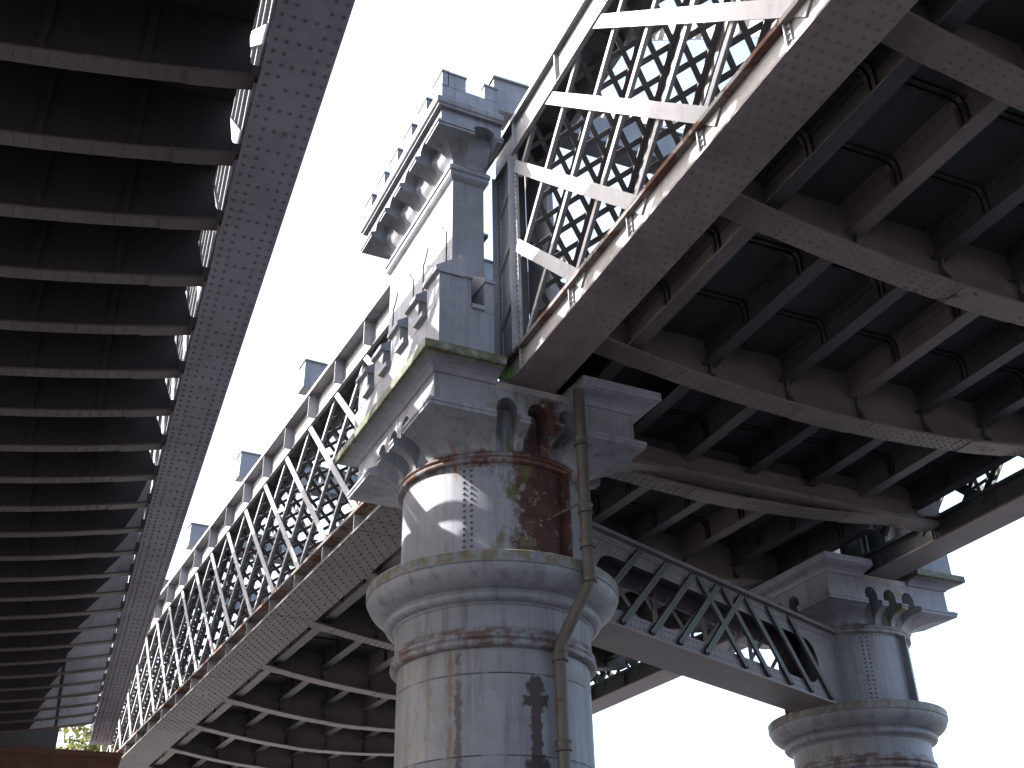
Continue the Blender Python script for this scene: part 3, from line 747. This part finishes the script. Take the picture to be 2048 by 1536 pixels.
# ------------------------------------------------------------------ downpipe
t = thing('downpipe', 'dirty iron downpipe running down the right side of the foreground pier', 'pipe', (CX, CY, 0))
top, bend, low = Vector((.42, -1.36, 7.58)), Vector((.42, -1.36, 5.40)), Vector((.20, -1.09, 4.80))
m = MB(); m.tube([top, Vector((.42, -1.36, 6.5)), bend + Vector((0, 0, .05))], .062, 20)
m.build('upper_pipe', M['pipe'], t, True)
m = MB(); m.tube([bend + Vector((0, 0, .06)), bend, bend * .85 + low * .15, bend * .2 + low * .8, low, low - Vector((0, 0, .08))], .061, 20); m.build('offset_bend', M['pipe'], t, True)
m = MB(); m.tube([low - Vector((0, 0, .06)), Vector((.20, -1.09, 2.5)), Vector((.20, -1.09, 0))], .061, 20); m.build('lower_pipe', M['pipe'], t, True)
for p in (Vector((.42, -1.36, 6.95)), Vector((.42, -1.36, 6.18)), Vector((.42, -1.36, 5.80)), Vector((.42, -1.36, 5.44)), Vector((.20, -1.09, 4.70)), Vector((.20, -1.09, 3.86)), Vector((.20, -1.09, 2.9))):
    m = MB(); m.tube([p + Vector((0, 0, z_)) for z_ in (-.05, -.045, -.02, .02, .045, .05)], [.062, .080, .070, .070, .083, .062], 20); m.build('socket_collar', M['pipe'], t, True)
for a_, b_ in (((.42, -1.36, 6.28), (.25, -.97, 6.22)), ((.42, -1.36, 7.1), (.3, -1.0, 7.05))):
    m = MB(); m.bar(a_, b_, .028, .012, (0, 0, 1)); m.build('holder', M['pipe'], t)

# ------------------------------------------------------------------ left viaduct
LX0, LY0 = 0.0, 0.0
fl_ = frame(0, 0, TL)
lx, ly, _ = fl_(.73, 0)
girder('smooth riveted grey girder along the near edge of the left viaduct', lx, ly, TL, ZB, -6, 28.3, .24, 1.25, -3.0, 9.0, (M['lattice'], M['leftflange'], M['leftflange']), GRP, (3.5, 28), (False, False), 6,
       depth=3.75, rivet_pitch=.115, seams=(7.55, 12.0, 16.9, 20.6, 24))
def zl(m_): return 7.25 + .45 * ((m_ + 3.3) / 3.77) ** 2
NL = [6.13 + .889 * k for k in range(-4, 24)]
for k, n0 in enumerate(NL):
    x, y, _ = fl_(0, n0)
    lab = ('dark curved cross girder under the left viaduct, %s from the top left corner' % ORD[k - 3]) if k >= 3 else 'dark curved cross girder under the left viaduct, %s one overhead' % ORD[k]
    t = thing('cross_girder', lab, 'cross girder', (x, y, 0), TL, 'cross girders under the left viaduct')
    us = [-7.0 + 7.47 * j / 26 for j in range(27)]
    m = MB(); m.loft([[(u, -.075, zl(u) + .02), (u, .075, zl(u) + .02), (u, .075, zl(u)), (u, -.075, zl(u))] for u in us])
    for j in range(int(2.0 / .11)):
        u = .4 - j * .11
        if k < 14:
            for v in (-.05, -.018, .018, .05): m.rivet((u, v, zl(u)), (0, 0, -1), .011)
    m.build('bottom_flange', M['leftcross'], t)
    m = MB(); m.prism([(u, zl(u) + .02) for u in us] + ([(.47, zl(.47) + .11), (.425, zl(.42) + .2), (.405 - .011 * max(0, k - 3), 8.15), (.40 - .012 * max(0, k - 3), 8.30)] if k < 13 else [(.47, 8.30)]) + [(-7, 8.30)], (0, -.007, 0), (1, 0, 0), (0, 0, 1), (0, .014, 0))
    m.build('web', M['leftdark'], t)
    if k >= 13:  # added paler plates: glow on the far webs painted in, widening with distance
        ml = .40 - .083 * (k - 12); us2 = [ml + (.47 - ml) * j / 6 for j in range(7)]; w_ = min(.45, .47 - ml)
        m = MB(); m.prism([(u, zl(u) + .021) for u in us2] + [(.47, 8.298)] + [(ml + w_ * math.sin(a_ * math.pi / 16), 8.298 - (8.28 - zl(ml)) * (1 - math.cos((8 - a_) * math.pi / 16)) ** .8 * .98) for a_ in range(7, 0, -1)], (0, -.016, 0), (1, 0, 0), (0, 0, 1), (0, .007, 0)); m.build('end_or_glow_plate', M['lattice'], t)
    m = MB(); m.loft([[(u, -.077, zl(u) - .009), (u, .077, zl(u) - .009), (u, .077, zl(u) - .001), (u, -.077, zl(u) - .001)] for u in (.0, .12, .24, .36, .468)]); m.build('splice_plate', M['leftcross'], t)
    for u in (-2.55, -1.75, -.98, -.30):
        m = MB(); m.box((u - .03, -.03, zl(u) + .02), (u + .03, -.008, 8.29)); m.build('web_stiffener', M['leftdark'], t)
    m = MB(); m.box((.44, -.03, zl(.44) + .03), (.53, .03, zl(.44) + .15)); m.build('end_cleat', M['leftcross'], t)
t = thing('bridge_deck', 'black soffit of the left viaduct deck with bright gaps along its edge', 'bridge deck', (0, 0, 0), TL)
m = MB(); m.prism([(-12, -10), (.40, -10), (.41, 6), (.35, 11), (.27, 15), (-.1, 20), (-.8, 27), (-12, 27)], (0, 0, 8.302), (1, 0, 0), (0, 1, 0), (0, 0, .15)); m.build('floor_plate', M['leftdark'], t)  # far edge tapers back, shaped to let skylight onto the cross girder webs
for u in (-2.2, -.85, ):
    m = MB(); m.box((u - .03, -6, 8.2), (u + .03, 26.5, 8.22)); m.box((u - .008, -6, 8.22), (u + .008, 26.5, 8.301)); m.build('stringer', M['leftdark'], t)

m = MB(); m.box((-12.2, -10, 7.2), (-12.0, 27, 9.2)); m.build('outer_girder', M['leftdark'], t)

# ------------------------------------------------------------------ brick abutment at the far left
x, y, _ = fl_(0, 27.3)
t = thing('brick_abutment', 'red brick abutment wall under the far end of the left viaduct', 'wall', (x, y, 0), TL)
m = MB(); m.box((-9, -.25, 0), (1.15, .9, 7.06)); m.build('wall', M['brick'], t)
m = MB(); m.box((-9.05, -.33, 7.06), (1.2, .95, 7.18)); m.build('coping', M['brick'], t)
m = MB(); m.box((-9, .25, 7.17), (-.22, .7, 8.29)); m.build('ballast_wall', M['soffit'], t)

# ------------------------------------------------------------------ vegetation
def leaves(m, c, rad, n, size, seed, flat=1.0):
    rnd = random.Random(seed); cl = [(Vector((rnd.gauss(0, .5), rnd.gauss(0, .5), rnd.gauss(0, .5) * flat)), rnd.uniform(.25, .5)) for _ in range(max(3, n // 90))]
    for k in range(n):
        o, w = rnd.choice(cl); p = Vector(c) + Vector(((o.x + rnd.gauss(0, w * .5)) * rad[0], (o.y + rnd.gauss(0, w * .5)) * rad[1], (o.z + rnd.gauss(0, w * .5)) * rad[2]))
        a = Vector((rnd.gauss(0, 1), rnd.gauss(0, 1), rnd.gauss(0, .6))).normalized(); bb = a.orthogonal().normalized(); s_ = size * rnd.uniform(.6, 1.3)
        bb = (Matrix.Rotation(rnd.uniform(0, 6.28), 3, a) @ bb)
        m.add([p - a * s_, p + bb * s_ * .45, p + a * s_, p - bb * s_ * .45], [(0, 1, 2, 3)])
def tree(label, x, y, h, crown, seed, mat):
    t = thing('tree', label, 'tree', (x, y, 0)); m = MB()
    m.tube([(0, 0, 0), (.1, .05, h * .4), (0, .1, h * .75)], [.28, .2, .08], 10)
    for k in range(7):
        a = k * 2.4; m.tube([(.05, .05, h * (.4 + .05 * k)), (math.cos(a) * crown * .4, math.sin(a) * crown * .4, h * (.55 + .05 * k)), (math.cos(a) * crown * .8, math.sin(a) * crown * .8, h * (.65 + .05 * k))], [.09, .06, .02], 7)
    m.build('trunk', M['bark'], t, True)
    m = MB(); leaves(m, (0, 0, h * .78), (crown, crown, h * .28), 9000, .15, seed); m.build('crown', mat, t)
tree('yellow green tree seen through the gap above the brick abutment', 5.4, 41.5, 11.8, 2.6, 3, M['leaf_yellow'])
def shrub(name, label, x, y, z, rad, n, size, seed, mat):
    t = thing(name, label, 'plant', (x, y, z)); rnd = random.Random(seed); m = MB()
    for k in range(6):
        a = rnd.uniform(0, 6.28); m.tube([(0, 0, 0), (math.cos(a) * rad * .4, math.sin(a) * rad * .4, rad * .8), (math.cos(a) * rad * .8, math.sin(a) * rad * .8, rad * 1.5)], [.015, .012, .005], 5)
    m.build('stem', M['bark'], t)
    m = MB(); leaves(m, (0, 0, rad), (rad, rad, rad), n, size, seed); m.build('foliage', mat, t)
px = wn(1.3, -1.9); shrub('shrub', 'green shrub growing on the deck behind the white lattice, right of the turret', px[0], px[1], 8.49, .45, 500, .05, 11, M['leaf'])
px = wn(1.5, .2); shrub('shrub', 'small pale shrub on the deck behind the end of the near lattice', px[0], px[1], 8.49, .4, 400, .05, 13, M['leaf_yellow'])
px = wf(.9, 8.6); shrub('shrub', 'yellow leaved shrub behind the long lattice, nearest the foreground pier', px[0], px[1], 8.49, .42, 420, .06, 17, M['leaf_yellow'])
px = wf(.9, 10.2); shrub('shrub', 'yellow leaved shrub behind the long lattice, farther from the pier', px[0], px[1], 8.49, .35, 320, .06, 19, M['leaf_yellow'])
t = thing('grass_tuft', 'tuft of green grass on the foreground pier beside the girder end', 'grass', (CX - .40, CY - 1.24, 7.585)); m = MB(); rnd = random.Random(5)
for k in range(70):
    a = rnd.uniform(0, 6.28); r0 = rnd.uniform(0, .10); h = rnd.uniform(.06, .15); l_ = rnd.uniform(.02, .12)
    p = Vector((r0 * math.cos(a) * 1.4, r0 * math.sin(a) * .5 - .02, 0)); q = p + Vector((math.cos(a) * l_, math.sin(a) * l_ - .02, h)); s_ = Vector((-math.sin(a), math.cos(a), 0)) * .0035
    m.add([p - s_, p + s_, (p + q) / 2 + s_ + Vector((0, 0, .012)), q, (p + q) / 2 - s_ + Vector((0, 0, .012))], [(0, 1, 2, 3, 4)])
m.build('blades', M['grass'], t)
